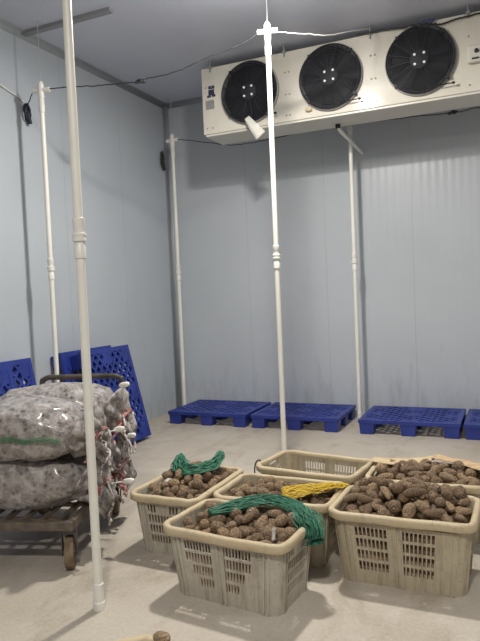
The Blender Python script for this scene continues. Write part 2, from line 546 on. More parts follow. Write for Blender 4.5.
for fx in (-2.448, -1.588, -.733):
    fan(fx, 3.585)
b = MB(); p = cl((-2.90, CY0, 3.675))
b.box(p.x - .030, p.x + .040, -.004, .002, p.z + .026, p.z + .058)
b.box(p.x - .032, p.x + .036, -.004, .002, p.z - .040, p.z + .018)
b.box(p.x - .05, p.x - .004, -.004, .002, p.z - .062, p.z - .040)
b.box(p.x + .008, p.x + .05, -.004, .002, p.z - .060, p.z - .036)
o = b.build('maker_sticker', M['sticker_blue'], cooler); o['label'] = 'dark blue emblem sticker'
b = MB(); b.box(p.x - .068, p.x + .03, -.004, .002, p.z - .185, p.z - .092)
o = b.build('rating_plate', M['sticker_grey'], cooler); o['label'] = 'grey rating plate'
# isolator box at the right
b = MB(); p = cl((-.255, CY0, 3.545)); b.box(p.x - .065, p.x + .065, -.05, .002, p.z - .075, p.z + .075)
sw = b.build('switch_box', M['cream_dull'], cooler, bevel=.01)
b = MB(); b.lathe([(.02, 0), (.016, .02), (.0, .022)], 14, axis_mtx(p + Vector((0.01, -.05, .02)), (0, -1, 0)), cap=False)
b.box(p.x - .03, p.x + .03, -.058, -.048, p.z - .05, p.z - .037)
b.build('switch_knob', M['black_plastic'], sw)
# drain
b = MB(); b.tube([cl((-1.615, 6.31, 3.23)), cl((-1.612, 6.31, 3.165))], .026, 14)
dr = b.build('drain_stub', M['black_plastic'], cooler, True, sharp=40)
b = MB(); b.tube([cl((-1.612, 6.31, 3.185)), cl((-1.605, 6.36, 3.155)), cl((-1.535, 7.03, 3.05)), cl((-1.533, 7.07, 3.045))], .020, 14)
b.build('drain_pipe', M['pvc'], cooler, True, sharp=40)

# strip of paper, foam lump, tape on the cooler
b = MB(); b.grid(3, 10, lambda u, v: (-2.475 + .145 * v + .05 * (u - .5) * (1 + v) + .0, 5.935 - .01 * math.sin(v * 5) + .01 * u, 3.315 - .215 * v + (.030 + .045 * v) * (u - .3)))
o = b.build('paper_strip', M['card'], None, True, solid=.003); tag(o, 'pale paper strip hanging below the first fan of the cooler', 'paper strip')
b = MB(); b.lathe([(.0, -.03), (.03, -.022), (.036, 0), (.028, .02), (.0, .03)], 12, Matrix.Translation((-1.82, 5.985, 3.31)) @ Matrix.Diagonal((1, .6, .8, 1)), cap=False)
o = b.build('foam_lump', M['foam'], None, True); tag(o, 'small yellowish foam lump stuck beside the middle fan', 'foam')
rnd = random.Random(3)
b = MB(); b.tube([(-.74 + .012 * i + rnd.uniform(-.008, .008), 5.955 + rnd.uniform(-.004, .004), 3.905 + rnd.uniform(-.014, .014)) for i in range(12)], [.010 + .006 * rnd.random() for _ in range(12)], 7)
o = b.build('blue_tape_wrap', M['blue_tape'], None, True); tag(o, 'bluish tape wrapped round the cable above the right-hand fan', 'tape')


# ------------------------------------------------------------------ cables
def smooth_path(pts, k=8, jit=0.0, seed=1):
    rr = random.Random(seed); P = [Vector(p) for p in pts]; out = []
    for i in range(len(P) - 1):
        a, b_, c_, d_ = P[max(i - 1, 0)], P[i], P[i + 1], P[min(i + 2, len(P) - 1)]
        for j in range(k):
            t = j / k
            q = 0.5 * ((2 * b_) + (c_ - a) * t + (2 * a - 5 * b_ + 4 * c_ - d_) * t * t + (3 * b_ - a - 3 * c_ + d_) * t ** 3)
            out.append(q + Vector([rr.uniform(-jit, jit) for _ in range(3)]))
    out.append(P[-1])
    return out


def cable(name, pts, r, ma, label, cat='cable', jit=0.0, seed=1, extra=None):
    b = MB(); b.tube(smooth_path(pts, 8, jit, seed), r, 7)
    if extra:
        extra(b)
    return tag(b.build(name, ma, None, True), label, cat)


def knot(c, r=.03, n=16, seed=1, thick=.009):
    def ex(b):
        rr = random.Random(seed)
        b.tube(smooth_path([Vector(c) + Vector((rr.uniform(-r * 2.2, r * 2.2), rr.uniform(-r, r), rr.uniform(-r, r) * .8)) for _ in range(n)], 4), thick, 6)
    return ex


cable('cable', [(-3.74, 4.395, 3.388), (-3.667, 4.411, 3.392), (-3.436, 4.466, 3.382), (-3.164, 4.53, 3.369), (-2.941, 4.583, 3.367), (-2.852, 4.604, 3.382), (-2.589, 4.666, 3.413),
                (-2.328, 4.728, 3.495), (-2.033, 4.797, 3.575), (-1.88, 4.834, 3.648)], .0048, M['cable'],
      'black cable with a taped knot strung from the left wall pole to the middle pole', jit=.004, seed=5, extra=knot((-2.90, 4.594, 3.372), .022, 10, 2))
cable('cable', [(-1.74, 4.87, 3.65), (-1.646, 4.963, 3.651), (-1.503, 5.061, 3.647), (-1.38, 5.2, 3.662), (-1.24, 5.5, 3.78), (-1.175, 5.88, 3.925)], .0055, M['cable_white'],  # lamplight on this stretch is put into its white colour
      'cable coloured white as if lit, running from the middle pole up to the cooler', jit=.003, seed=7)
cable('cable', [(-1.30, 5.965, 3.93), (-1.05, 5.955, 3.915), (-.898, 5.955, 3.90), (-.75, 5.95, 3.90), (-.60, 5.965, 3.88), (-.545, 5.97, 3.865), (-.416, 5.97, 3.882), (-.207, 5.97, 3.89), (.3, 5.965, 3.9)],
      .008, M['cable'], 'black cable drooping along the top front edge of the cooler', jit=.003, seed=9)
cable('cable', [(-3.73, 6.69, 3.43), (-3.674, 6.668, 3.415), (-3.361, 6.588, 3.33), (-3.063, 6.512, 3.245), (-2.90, 6.48, 3.205), (-2.60, 6.47, 3.195), (-2.068, 6.465, 3.222), (-1.66, 6.465, 3.22),
                (-1.003, 6.465, 3.212), (-.475, 6.465, 3.188), (-.246, 6.46, 3.20), (.5, 6.46, 3.2)], .0048, M['cable'],
      'black cable strung from the corner pole along the underside of the cooler', jit=.004, seed=11, extra=knot((-.50, 6.465, 3.19), .022, 12, 4))
cable('cable', [(-3.865, 4.37, 3.385), (-3.93, 4.40, 3.37), (-4.0, 4.44, 3.325), (-4.07, 4.475, 3.32)], .0048, M['cable'],
      'short black cable from the left wall pole to the dark coil on the wall', jit=.003, seed=13)
cable('conduit', [(-4.088, 3.2, 3.70), (-4.088, 4.203, 3.43), (-4.088, 4.405, 3.385), (-4.088, 4.47, 3.35)], .009, M['cable_white'],
      'thin pale cable sloping down the left wall to the dark coil', 'cable')


def coil(name, c, w, h, label, seed, ma, turns=7):
    rr = random.Random(seed); b = MB()
    for k in range(turns):
        a = rr.uniform(-.25, .25); pts = []
        for i in range(17):
            t = 2 * PI * i / 16
            pts.append((c[0] + rr.uniform(0, .03) + .012 * k / 7, c[1] + w * (math.sin(t) + a * math.cos(t) * .6) * rr.uniform(.8, 1.05), c[2] + h * math.cos(t) * rr.uniform(.9, 1.0)))
        b.tube(pts, .008, 6)
    b.tube(smooth_path([(c[0] + .015, c[1] + .01, c[2]), (c[0] + .02, c[1] + .02, c[2] - h * .8), (c[0] + .02, c[1] + .03, c[2] - h * 1.4)], 5), [.018] * 6 + [.022] * 5, 7)
    return tag(b.build(name, ma, None, True), label, 'cable coil')


coil('cable_coil', (-4.085, 4.485, 3.265), .035, .075, 'dark blue coil of cable hung high on the left wall beside the pole', 5, M['coil'])
coil('cable_coil', (-4.088, 6.90, 3.27), .022, .10, 'black loop of cable hanging in the far corner beside the corner pole', 6, M['cable'], 2)


# ------------------------------------------------------------------ pallets
def make_pallet(W=1.0, D=0.8, Hh=0.15):
    """Nine-footed plastic pallet: lattice deck with solid pads, deep edge, feet."""
    root = empty('plastic_pallet', (0, 0, 0))
    dz = Hh - .035
    b = MB()
    # border
    bw = .045
    for x0, x1, y0, y1 in ((-W / 2, W / 2, -D / 2, -D / 2 + bw), (-W / 2, W / 2, D / 2 - bw, D / 2), (-W / 2, -W / 2 + bw, -D / 2 + bw, D / 2 - bw), (W / 2 - bw, W / 2, -D / 2 + bw, D / 2 - bw)):
        b.box(x0, x1, y0, y1, dz, Hh)
    # diagonal lattice clipped to the deck
    step = .118; wd = .024
    xi, yi = W / 2 - bw + .005, D / 2 - bw + .005
    for sgn in (1, -1):
        k = -int((W + D) / step)
        while k * step < W + D:
            c0 = k * step
            # line y = sgn*0.8*x + c
            ts = []
            for x in (-xi, xi):
                y = sgn * .8 * x + c0 * .8
                if -yi <= y <= yi:
                    ts.append((x, y))
            for y in (-yi, yi):
                x = (y - c0 * .8) / (sgn * .8)
                if -xi < x < xi:
                    ts.append((x, y))
            if len(ts) >= 2:
                a, e = Vector((*ts[0], 0)), Vector((*ts[1], 0))
                ln = (e - a).length
                if ln > .03:
                    ang = math.atan2(e.y - a.y, e.x - a.x)
                    mt = Matrix.Translation((a.x, a.y, Hh - .002 - (.001 if sgn > 0 else 0))) @ Matrix.Rotation(ang, 4, 'Z')
                    b.box(0, ln, -wd / 2, wd / 2, -.03, 0, mt)
            k += 1
    b.build('lattice_deck', M['pallet'], root)
    for fx in (-W / 2 + .085, 0, W / 2 - .085):
        for fy in (-D / 2 + .075, 0, D / 2 - .075):
            q = MB()
            a, c_ = .078, .068
            # tapered foot and the solid pad over it
            vs_ = []
            for z, s_ in ((0, .88), (Hh - .03, 1.0)):
                vs_ += [(fx - a * s_, fy - c_ * s_, z), (fx + a * s_, fy - c_ * s_, z), (fx + a * s_, fy + c_ * s_, z), (fx - a * s_, fy + c_ * s_, z)]
            q.add(vs_, [(3, 2, 1, 0), (0, 1, 5, 4), (1, 2, 6, 5), (2, 3, 7, 6), (3, 0, 4, 7), (4, 5, 6, 7)])
            q.box(fx - a - .002, fx + a + .002, fy - c_ - .002, fy + c_ + .002, Hh - .03, Hh - .004)
            q.build('foot', M['pallet'], root, bevel=.006)
    return root


proto = make_pallet()
FLOOR_P = [(-3.22, 6.60, 'blue lattice pallet at the left end of the floor row, by the corner pole'),
           (-2.16, 6.60, 'blue lattice pallet second from the corner pole in the floor row'),
           (-.955, 6.60, 'blue lattice pallet just right of the pole near the back wall'),
           (.075, 6.60, 'blue lattice pallet at the right edge, cut off by the picture')]
for i, (x, y, lb) in enumerate(FLOOR_P):
    x -= .03
    o = proto if i == 0 else copy_tree(proto)
    o.location = (x, y, 0)
    o.rotation_euler = (0, 0, 0)
    tag(o, lb, 'pallet', 'blue pallets lying along the back wall')


def lean_pallet(ybase, xbase, rz, tilt, label, up=0.0):
    """stand the pallet on its short side (1.0 m upright), deck facing the room, top against the left wall"""
    o = copy_tree(proto)
    # local X (1.0 m) -> up the slope, local Y (0.8) -> along the wall, local Z (deck) -> into the room
    s_, c_ = math.sin(tilt), math.cos(tilt)
    upv = Vector((-s_, 0, c_)); nz_ = Vector((c_, 0, s_)); yv = nz_.cross(upv)
    rot = Matrix((upv, yv, nz_)).transposed()
    rot = Matrix.Rotation(rz, 3, 'Z') @ rot
    mt = rot.to_4x4()
    cen = Vector((xbase, ybase, up)) + rot @ Vector((.5, 0, 0))
    mt.translation = cen
    o.matrix_world = mt
    return tag(o, label, 'pallet', 'blue pallets leaning on the left wall')


lean_pallet(5.12, -3.70, R(0), R(14), 'front blue pallet of the leaning pair behind the cart, its lattice deck facing the room')
lean_pallet(5.02, -3.905, R(0), R(11), 'rear blue pallet of the leaning pair behind the cart, flat against the wall')
lean_pallet(3.42, -3.70, R(0), R(14), 'front blue pallet of the pair leaning beyond the left end of the sacks')
lean_pallet(3.82, -3.905, R(0), R(11), 'rear blue pallet sticking out behind the one beyond the sacks')


# ------------------------------------------------------------------ crates
def perimeter(hw, hd, rad, nc=5):
    """corner-rounded rectangle, counter-clockwise from the front-left; returns arc points per corner"""
    pts = []
    for cx, cy_, a0 in ((hw - rad, -hd + rad, -PI / 2), (hw - rad, hd - rad, 0), (-hw + rad, hd - rad, PI / 2), (-hw + rad, -hd + rad, PI)):
        pts.append([(cx + rad * math.cos(a0 + k * PI / 2 / nc), cy_ + rad * math.sin(a0 + k * PI / 2 / nc)) for k in range(nc + 1)])
    return pts


def make_crate(loc, rz, label, slots='rect', wallm='crate', rimm='rim', W=.70, D=.465, Hc=.36, loop=False, emblem=False, group='plastic produce crates on the floor'):
    root = empty('plastic_crate', loc, rz)
    tag(root, label, 'crate', group)
    tw, td, bw, bd, rad = W / 2 - .028, D / 2 - .028, W / 2 - .028 - .036, D / 2 - .028 - .032, .05
    zt = Hc - .012

    def half(z):
        t = z / zt
        return bw + (tw - bw) * t, bd + (td - bd) * t

    # z cuts for slots
    rows = 4
    z0, z1 = .068, .308
    rowh = (z1 - z0) / rows
    zc = [0.0, .012]
    for r_ in range(rows):
        zc += [z0 + r_ * rowh + .005, z0 + (r_ + 1) * rowh - .009]
    zc += [.316, .340, zt]

    def side(is_long, which):
        """list of (normalised position -1..1, ...) cuts and hole test for one straight side"""
        ln = 1.0
        cuts = [-1.0]; holes = set()
        if is_long:
            bands = ((-.80, -.20), (.04, .64)); n = 9 if slots == 'shield' else 8
        else:
            bands = ((-.72, .72),); n = 10
        for b0, b1 in bands:
            w = (b1 - b0) / n
            for k in range(n):
                cuts += [b0 + k * w + w * .16, b0 + k * w + w * .84]
                holes.add(len(cuts) - 2)
        if not is_long:
            pass
        cuts.append(1.0)
        return cuts, holes

    def hole_ok(is_long, u, r_):
        if not is_long:
            if r_ == 3 and abs(u) < .34:
                return False
            return True
        if slots == 'shield':
            lim = (.44, .60, .9, .9)[r_]
            return abs(u + .08) < lim
        return True

    b = MB()
    nc = 5
    for sd in range(4):
        is_long = sd in (0, 2)
        cuts, holes = side(is_long, sd)
        # dense column positions
        cols = []
        for i, u in enumerate(cuts):
            cols.append(u)
        nz_ = len(zc)
        vs_ = []
        for z in zc:
            hw, hd = half(z)
            for u in cols:
                if sd == 0:
                    p = (u * (hw - rad), -hd, z)
                elif sd == 1:
                    p = (hw, u * (hd - rad), z)
                elif sd == 2:
                    p = (-u * (hw - rad), hd, z)
                else:
                    p = (-hw, -u * (hd - rad), z)
                vs_.append(p)
        fs = []
        nu = len(cols)
        for j in range(nz_ - 1):
            r_ = (j - 2) // 2 if 2 <= j <= 2 * rows + 1 and (j % 2 == 0) else None
            for i in range(nu - 1):
                uc = (cols[i] + cols[i + 1]) / 2
                if r_ is not None and i in holes and hole_ok(is_long, uc, r_):
                    continue
                if not is_long and j == nz_ - 3 and abs(uc) < .33:
                    continue      # hand hole
                fs.append((j * nu + i, j * nu + i + 1, (j + 1) * nu + i + 1, (j + 1) * nu + i))
        b.add(vs_, fs)
    # rounded corners
    cor = [[perimeter(*half(z), rad, nc)[q] for z in zc] for q in range(4)]
    for q in range(4):
        vs_ = [(x, y, z) for z, row in zip(zc, cor[q]) for x, y in row]
        n = nc + 1
        b.add(vs_, [(j * n + i, j * n + i + 1, (j + 1) * n + i + 1, (j + 1) * n + i) for j in range(len(zc) - 1) for i in range(nc)])
    w = b.build('slotted_wall', M[wallm], root, solid=.005)
    # upright ribs and a band under the rim
    b = MB()

    def on(sd, u, z, outw):
        hw, hd = half(z)
        if sd == 0:
            return Vector((u * (hw - rad), -hd - outw, z))
        if sd == 1:
            return Vector((hw + outw, u * (hd - rad), z))
        if sd == 2:
            return Vector((-u * (hw - rad), hd + outw, z))
        return Vector((-hw - outw, -u * (hd - rad), z))

    for sd in range(4):
        us = (-1.0, -.90, -.055, .055, .90, 1.0) if sd in (0, 2) else (-1.0, -.84, .84, 1.0)
        for u in us:
            du = .006 / (half(.1)[0] if sd in (0, 2) else half(.1)[1])
            za, zb = .004, .328
            a = [on(sd, u - du, za, 0), on(sd, u + du, za, 0), on(sd, u + du, zb, 0), on(sd, u - du, zb, 0)]
            c_ = [on(sd, u - du, za, .009), on(sd, u + du, za, .009), on(sd, u + du, zb, .009), on(sd, u - du, zb, .009)]
            rb = MB(); rb.add(a + c_, [(4, 5, 6, 7), (0, 4, 7, 3), (1, 2, 6, 5), (0, 1, 5, 4), (3, 7, 6, 2), (3, 2, 1, 0)])
            rb.build('rib', M[wallm], root)
    b = MB()
    for sd in range(4):
        # flange band below the rim on the two long sides
        if sd in (1, 3):
            continue
        b = MB(); z = .318
        a = [on(sd, u_, z_, o_) for o_ in (.001, .010) for u_, z_ in ((-1, z), (1, z), (1, z + .006), (-1, z + .006))]
        b.add(a, [(4, 5, 6, 7), (0, 1, 5, 4), (3, 7, 6, 2), (3, 2, 1, 0), (0, 4, 7, 3), (1, 2, 6, 5)])
        b.build('rim_band', M[wallm], root)
    # floor of the crate
    b = MB()
    pr = [p for c_ in perimeter(bw, bd, rad, nc) for p in c_]
    b.add([(x, y, .004) for x, y in pr] + [(x, y, .012) for x, y in pr], [tuple(range(len(pr), 2 * len(pr))), tuple(reversed(range(len(pr))))] +
          [(i, (i + 1) % len(pr), len(pr) + (i + 1) % len(pr), len(pr) + i) for i in range(len(pr))])
    b.build('bottom_panel', M[wallm], root)
    # rolled rim: profile swept round the mouth (offset outwards, height)
    b = MB()
    prof = [(-.004, zt - .016), (-.005, zt + .004), (.002, zt + .012), (.016, zt + .013), (.026, zt + .008), (.029, zt - .002), (.0285, zt - .026), (.024, zt - .030), (.022, zt - .006), (.002, zt - .006), (.002, zt - .016)]
    ring = []
    rr = random.Random(int(abs(loc[0] * 1000)) + 7)
    for q, arc in enumerate(perimeter(tw, td, rad, 7)):
        for k, (x, y) in enumerate(arc):
            a = (-PI / 2, 0, PI / 2, PI)[q] + k * PI / 14
            ring.append((x, y, math.cos(a), math.sin(a)))
        nx = perimeter(tw, td, rad, 7)[(q + 1) % 4][0]
        x, y, ca, sa = ring[-1]
        for k in range(1, 8):
            t = k / 8
            ring.append((x + (nx[0] - x) * t, y + (nx[1] - y) * t, ca, sa))
    n = len(ring); m_ = len(prof)
    vs_ = []
    for i, (x, y, ca, sa) in enumerate(ring):
        jz = .0022 * math.sin(i * .41 + loc[0] * 9) + .0015 * math.sin(i * 1.3)
        jo = .0018 * math.sin(i * .33 + loc[1] * 7)
        vs_ += [(x + ca * (o_ + jo), y + sa * (o_ + jo), h + jz) for o_, h in prof]
    b.add(vs_, [(i * m_ + k, ((i + 1) % n) * m_ + k, ((i + 1) % n) * m_ + (k + 1) % m_, i * m_ + (k + 1) % m_) for i in range(n) for k in range(m_)])
    b.build('rolled_rim', M[rimm], root, True, sharp=60)
    if emblem:
        # raised oval mark at the upper right of the long front, raised figures at its middle
        b = MB()
        c0 = on(0, .82, .290, .004)
        b.tube([c0 + Vector((.026 * math.cos(t), 0, .013 * math.sin(t) + .004 * math.cos(t))) for t in [2 * PI * k / 24 for k in range(25)]], .0028, 6)
        b.tube([c0 + Vector((-.012, 0, -.003)), c0 + Vector((0, 0, .003)), c0 + Vector((.012, 0, .001))], .0028, 6)
        b.build('oval_emblem', M[wallm], root, True)
        b = MB()
        c0 = on(0, -.08, .312, .008)
        b.tube([c0 + Vector(p) for p in ((-.004, 0, .011), (-.012, 0, .006), (-.014, 0, -.003), (-.009, 0, -.008), (-.004, 0, -.004), (-.008, 0, 0), (-.013, 0, -.002))], .0022, 6)
        b.tube([c0 + Vector(p) for p in ((.002, 0, .010), (.014, 0, .010), (.009, 0, 0), (.006, 0, -.009))], .0022, 6)
        b.build('raised_figures', M['taro'], root, True)
    if loop:
        b = MB(); b.tube(smooth_path([(-tw - .03, -.08, .325), (-tw - .045, -.10, .36), (-tw - .05, -.135, .355), (-tw - .055, -.15, .315), (-tw - .05, -.16, .255)], 6), .005, 7)
        o = b.build('cord_loop', M['loop'], root, True); o['label'] = 'dark cord loop'
    return root


CR = dict(
    F=((-1.282, 2.768, 0), R(-6)), L=((-1.858, 3.292, 0), R(88)), Mi=((-1.258, 3.295, 0), R(0)),
    E=((-1.225, 3.865, 0), R(-8)), Rr=((-.535, 3.205, 0), R(-1)), B=((-.50, 3.845, 0), R(0)), Nn=((-1.262, 1.350, 0), R(38)))
make_crate(*CR['F'], 'front crate with shield-shaped slot panels, heaped with taro under a green net', 'shield', emblem=True)
make_crate(*CR['L'], 'crate standing end-on next to the sack cart, heaped with taro under a green crescent net')
make_crate(*CR['Mi'], 'crate squeezed in the middle between its neighbours, with a yellow net on its taro', wallm='crate_tan')
make_crate(*CR['E'], 'empty tan crate standing behind the filled ones', wallm='crate_tan', loop=True)
make_crate(*CR['Rr'], 'crate with two panels of upright slots, heaped highest with taro', wallm='crate_tan', W=.725, Hc=.375)
make_crate(*CR['B'], 'crate behind the highest heap, with sack flaps over its back rim', wallm='crate_tan')
make_crate(*CR['Nn'], 'crate closest to the camera, only a pale rim corner showing')


# ------------------------------------------------------------------ taro
def taro_mesh(seed, ln, fat, bend):
    rr = random.Random(seed); b = MB()
    n, q = 14, 12
    vs_ = []
    off_ = Vector((rr.uniform(0, 90), rr.uniform(0, 90), rr.uniform(0, 90)))
    for j in range(q + 1):
        t = j / q
        z = -math.cos(PI * t)
        rad = math.sin(PI * t) ** .85 * (1 + .16 * z * (1 if rr.random() > 2 else 1)) * fat
        if j in (0, q):
            rad = .05 * fat
        for k in range(n):
            a = 2 * PI * k / n
            p = Vector((rad * math.cos(a), rad * math.sin(a), z * ln))
            d = 1 + .13 * noise.noise(p * 1.5 + off_) + .035 * math.sin(z * 17) * math.sin(PI * t)
            vs_.append((p.x * d + bend * z * z, p.y * d, p.z * d))
    fs = [(j * n + k, j * n + (k + 1) % n, (j + 1) * n + (k + 1) % n, (j + 1) * n + k) for j in range(q) for k in range(n)]
    b.add(vs_, fs)
    b.cur = 1 if rr.random() < .6 else 0
    b.add([vs_[q * n + k] for k in range(n)] + [(vs_[(q - 1) * n + k][0] * .55 + bend * .45, vs_[(q - 1) * n + k][1] * .55, vs_[q * n][2] * 1.012) for k in range(n)],
          [tuple(range(n, 2 * n)), ] + [(k, (k + 1) % n, n + (k + 1) % n, n + k) for k in range(n)])
    b.cur = 0
    b.add([vs_[k] for k in range(n)], [tuple(reversed(range(n)))])
    me = bpy.data.meshes.new('taro')
    me.from_pydata(b.v, [], b.f)
    me.materials.append(M['taro']); me.materials.append(M['scar'])
    for p, i in zip(me.polygons, b.mi):
        p.material_index = i; p.use_smooth = True
    me.update()
    return me


ROUND = [taro_mesh(s_, 1.08 + .14 * (s_ % 3), 0.96, 0) for s_ in range(1, 7)]
LONG = [taro_mesh(20 + s_, 1.75 + .25 * (s_ % 3), .86, .12 * (s_ % 3)) for s_ in range(5)]


def one_taro(me, p, r, quat, label, group):
    o = bpy.data.objects.new('taro', me); COL.objects.link(o)
    o.location = p; o.scale = (r, r, r); o.rotation_mode = 'QUATERNION'; o.rotation_quaternion = quat
    return tag(o, label, 'taro', group)


def heap(key, count, base, rise, label, group, long_share, seed, rmin=.028, rmax=.040, W=.70, D=.465, skew=(0, 0), region=None):
    """mound below, then single taros dropped one by one into the lowest hollow"""
    loc, rz = CR[key]
    rr = random.Random(seed)
    hw, hd = W / 2 - .036, D / 2 - .036
    rot = Matrix.Rotation(rz, 3, 'Z')

    def hb(x, y):
        e = max(0.0, (1 - (abs(x) / hw) ** 2.4)) * max(0.0, (1 - (abs(y) / hd) ** 2.4))
        return base + rise * e + skew[0] * x / hw + skew[1] * y / hd

    # the rest of the fill, under the taros on top
    b = MB(); nu, nv = 40, 28

    def fn(u, v):
        x, y = (2 * u - 1) * (hw - .022), (2 * v - 1) * (hd - .022)
        return (x, y, hb(x, y) - .032 + .010 * noise.noise(Vector((x * 26, y * 26, seed))))
    b.grid(nu, nv, fn)
    top = list(b.v)
    edge = [i for i in range(nu)] + [nu + (nu + 1) * j for j in range(nv)] + [(nv + 1) * (nu + 1) - 1 - i for i in range(nu)] + [(nu + 1) * (nv - j) for j in range(nv)]
    lo_f = .80
    lower = [(top[i][0] * .84, top[i][1] * .80, .014) for i in edge]
    k0 = len(b.v)
    b.v += lower; n = len(edge)
    b.f += [(edge[i], k0 + i, k0 + (i + 1) % n, edge[(i + 1) % n]) for i in range(n)] + [tuple(k0 + i for i in range(n))]
    b.mi += [0] * (n + 1)
    o = b.build('taro_heap', M['taro'], None, True)
    o.location = loc; o.rotation_euler = (0, 0, rz)
    tag(o, 'brown taro packed below the top layer of ' + group.replace('taro in ', ''), 'taro', None, 'stuff')
    placed = []
    for i in range(count):
        r_ = rr.uniform(rmin, rmax); best = None
        isl = rr.random() < long_share
        for _ in range(46):
            x, y = rr.uniform(-hw + r_ + .004, hw - r_ - .004), rr.uniform(-hd + r_ + .004, hd - r_ - .004)
            z = hb(x, y) + r_ * .35
            for (px, py, pz, pr) in placed:
                d2 = (px - x) ** 2 + (py - y) ** 2; s_ = (pr + r_) * .95
                if d2 < s_ * s_:
                    z = max(z, pz + math.sqrt(s_ * s_ - d2))
            sc = z - hb(x, y)
            if best is None or sc < best[0]:
                best = (sc, x, y, z)
        _, x, y, z = best
        if isl:
            a = rr.uniform(0, 2 * PI)
            q = Vector((math.cos(a), math.sin(a), rr.uniform(-.25, .35))).to_track_quat('Z', 'Y')
            half_l = r_ * 1.35
            dx, dy = math.cos(a), math.sin(a)
            x = max(-hw + half_l * abs(dx), min(hw - half_l * abs(dx), x)); y = max(-hd + half_l * abs(dy), min(hd - half_l * abs(dy), y))
            me = rr.choice(LONG); rs = r_ * .86
            placed.append((x + dx * r_ * .7, y + dy * r_ * .7, z, r_ * .85)); placed.append((x - dx * r_ * .7, y - dy * r_ * .7, z, r_ * .85))
        else:
            q = Vector((rr.gauss(0, 1), rr.gauss(0, 1), rr.gauss(0, .8))).to_track_quat('Z', 'Y')
            me = rr.choice(ROUND); rs = r_
            placed.append((x, y, z, r_))
        p = Vector(loc) + rot @ Vector((x, y, z))
        one_taro(me, p, rs, rot.to_quaternion() @ q, label, group)
    return placed


heap('F', 82, .272, .03, 'brown ringed taro in the front crate, below the green net', 'taro in the front crate', .12, 11, .022, .035, skew=(0, .022))
heap('L', 74, .300, .05, 'brown taro heaped in the end-on crate beside the sack cart', 'taro in the end-on crate beside the cart', .12, 12, .023, .033, skew=(.02, 0))
heap('Mi', 40, .30, .02, 'brown taro in the middle crate with the yellow net', 'taro in the middle crate', .15, 13, .025, .035)
heap('Rr', 92, .31, .085, 'dark brown taro in the crate heaped highest, with two slot panels', 'taro in the highest heaped crate', .45, 14, .023, .034, W=.725, skew=(0, .035))
heap('B', 38, .318, .055, 'dark brown taro in the rear crate under the sack flaps', 'taro in the rear crate with sack flaps', .35, 15, .026, .036)
q0 = Vector((.8, -.5, .3)).to_track_quat('Z', 'Y')
one_taro(LONG[1], Vector((-1.085, 1.680, .377)), .024, q0, 'single dark taro perched on the rim corner of the nearest crate', None)


# ------------------------------------------------------------------ nets, slips, flaps
def net(name, path, widths, ma, mshade, label, n=46, seed=1, thick=.0021, droop=None, sheet=True, flat=.35):
    """a bunched net: a crumpled sheet in the shaded net colour with loose strands over it"""
    rr = random.Random(seed); P = smooth_path(path, 6)
    wd = [widths[min(int(i / (len(P) - 1) * (len(widths) - 1)), len(widths) - 2)] for i in range(len(P))]
    for i in range(len(P)):
        t = i / (len(P) - 1) * (len(widths) - 1); k = min(int(t), len(widths) - 2)
        wd[i] = widths[k] + (widths[k + 1] - widths[k]) * (t - k)
    fr = []
    for i in range(len(P)):
        t = (P[min(i + 1, len(P) - 1)] - P[max(i - 1, 0)]).normalized()
        sd = t.cross(Vector((0, 0, 1)))
        sd = sd.normalized() if sd.length > .2 else Vector((.7, .7, 0))
        fr.append((sd, sd.cross(t).normalized()))
    b = MB()
    b.cur = 1
    if sheet:
        m_ = len(P) - 1

        def fn(u, v):
            i = round(v * m_)
            s_ = (u - .5) * 2
            fold = .012 * math.sin(u * 23 + v * 7) + .010 * noise.noise(Vector((u * 6, v * 9, seed)))
            return P[i] + fr[i][0] * s_ * wd[i] * .92 + fr[i][1] * (wd[i] * flat * (1 - s_ * s_) - .008 + fold)
        b.grid(18, m_, fn)
    b.cur = 0
    for k in range(n):
        s0 = rr.uniform(-1, 1); s1 = max(-1.15, min(1.15, s0 + rr.uniform(-.8, .8)))
        ph, am = rr.uniform(0, 6), rr.uniform(.08, .42); ph2 = rr.uniform(0, 6)
        h0 = rr.uniform(-.2, 1.0)
        i0 = rr.choice((0, 0, 0, rr.randint(0, len(P) // 2))); i1 = rr.choice((len(P), len(P), rr.randint(len(P) // 2 + 2, len(P))))
        pts = []
        for i in range(i0, i1):
            t = i / (len(P) - 1)
            s_ = s0 + (s1 - s0) * t + am * math.sin(t * 9 + ph) + .10 * math.sin(t * 41 + ph2)
            z = wd[i] * flat * max(0, 1 - s_ * s_) * (.8 + .5 * h0) + .006 * math.sin(t * 31 + ph)
            pts.append(P[i] + fr[i][0] * s_ * wd[i] + fr[i][1] * z)
        if len(pts) > 3:
            b.tube(pts, thick * rr.uniform(.7, 1.4), 5)
    return tag(b.build(name, [ma, mshade], None, True), label, 'net')


net('net_bag', [(-1.45, 2.76, .378), (-1.36, 2.86, .392), (-1.25, 2.945, .402), (-1.13, 2.96, .405), (-1.02, 2.90, .395), (-.945, 2.83, .375), (-.905, 2.79, .345), (-.893, 2.775, .28)],
    [.028, .05, .055, .05, .055, .06, .05, .04], M['green_net'], M['green_shade'], 'green net bag draped across the taro of the front crate and over its rim', 62, 3)
net('net_bag', [(-2.03, 3.50, .445), (-1.985, 3.40, .425), (-1.915, 3.325, .415), (-1.835, 3.30, .412), (-1.775, 3.36, .42), (-1.745, 3.46, .445), (-1.755, 3.54, .475)],
    [.018, .05, .055, .055, .05, .035, .016], M['green_net'], M['green_shade'], 'green crescent net lying on the crate beside the sack cart', 60, 4, flat=.6)
net('net_bag', [(-1.20, 3.17, .372), (-1.13, 3.20, .385), (-1.05, 3.25, .392), (-.985, 3.31, .39), (-.93, 3.40, .376), (-.905, 3.47, .355)],
    [.085, .08, .062, .045, .026, .018], M['yellow_net'], M['yellow_shade'], 'yellow net spread on the taro in the middle crate', 52, 8, flat=.18)

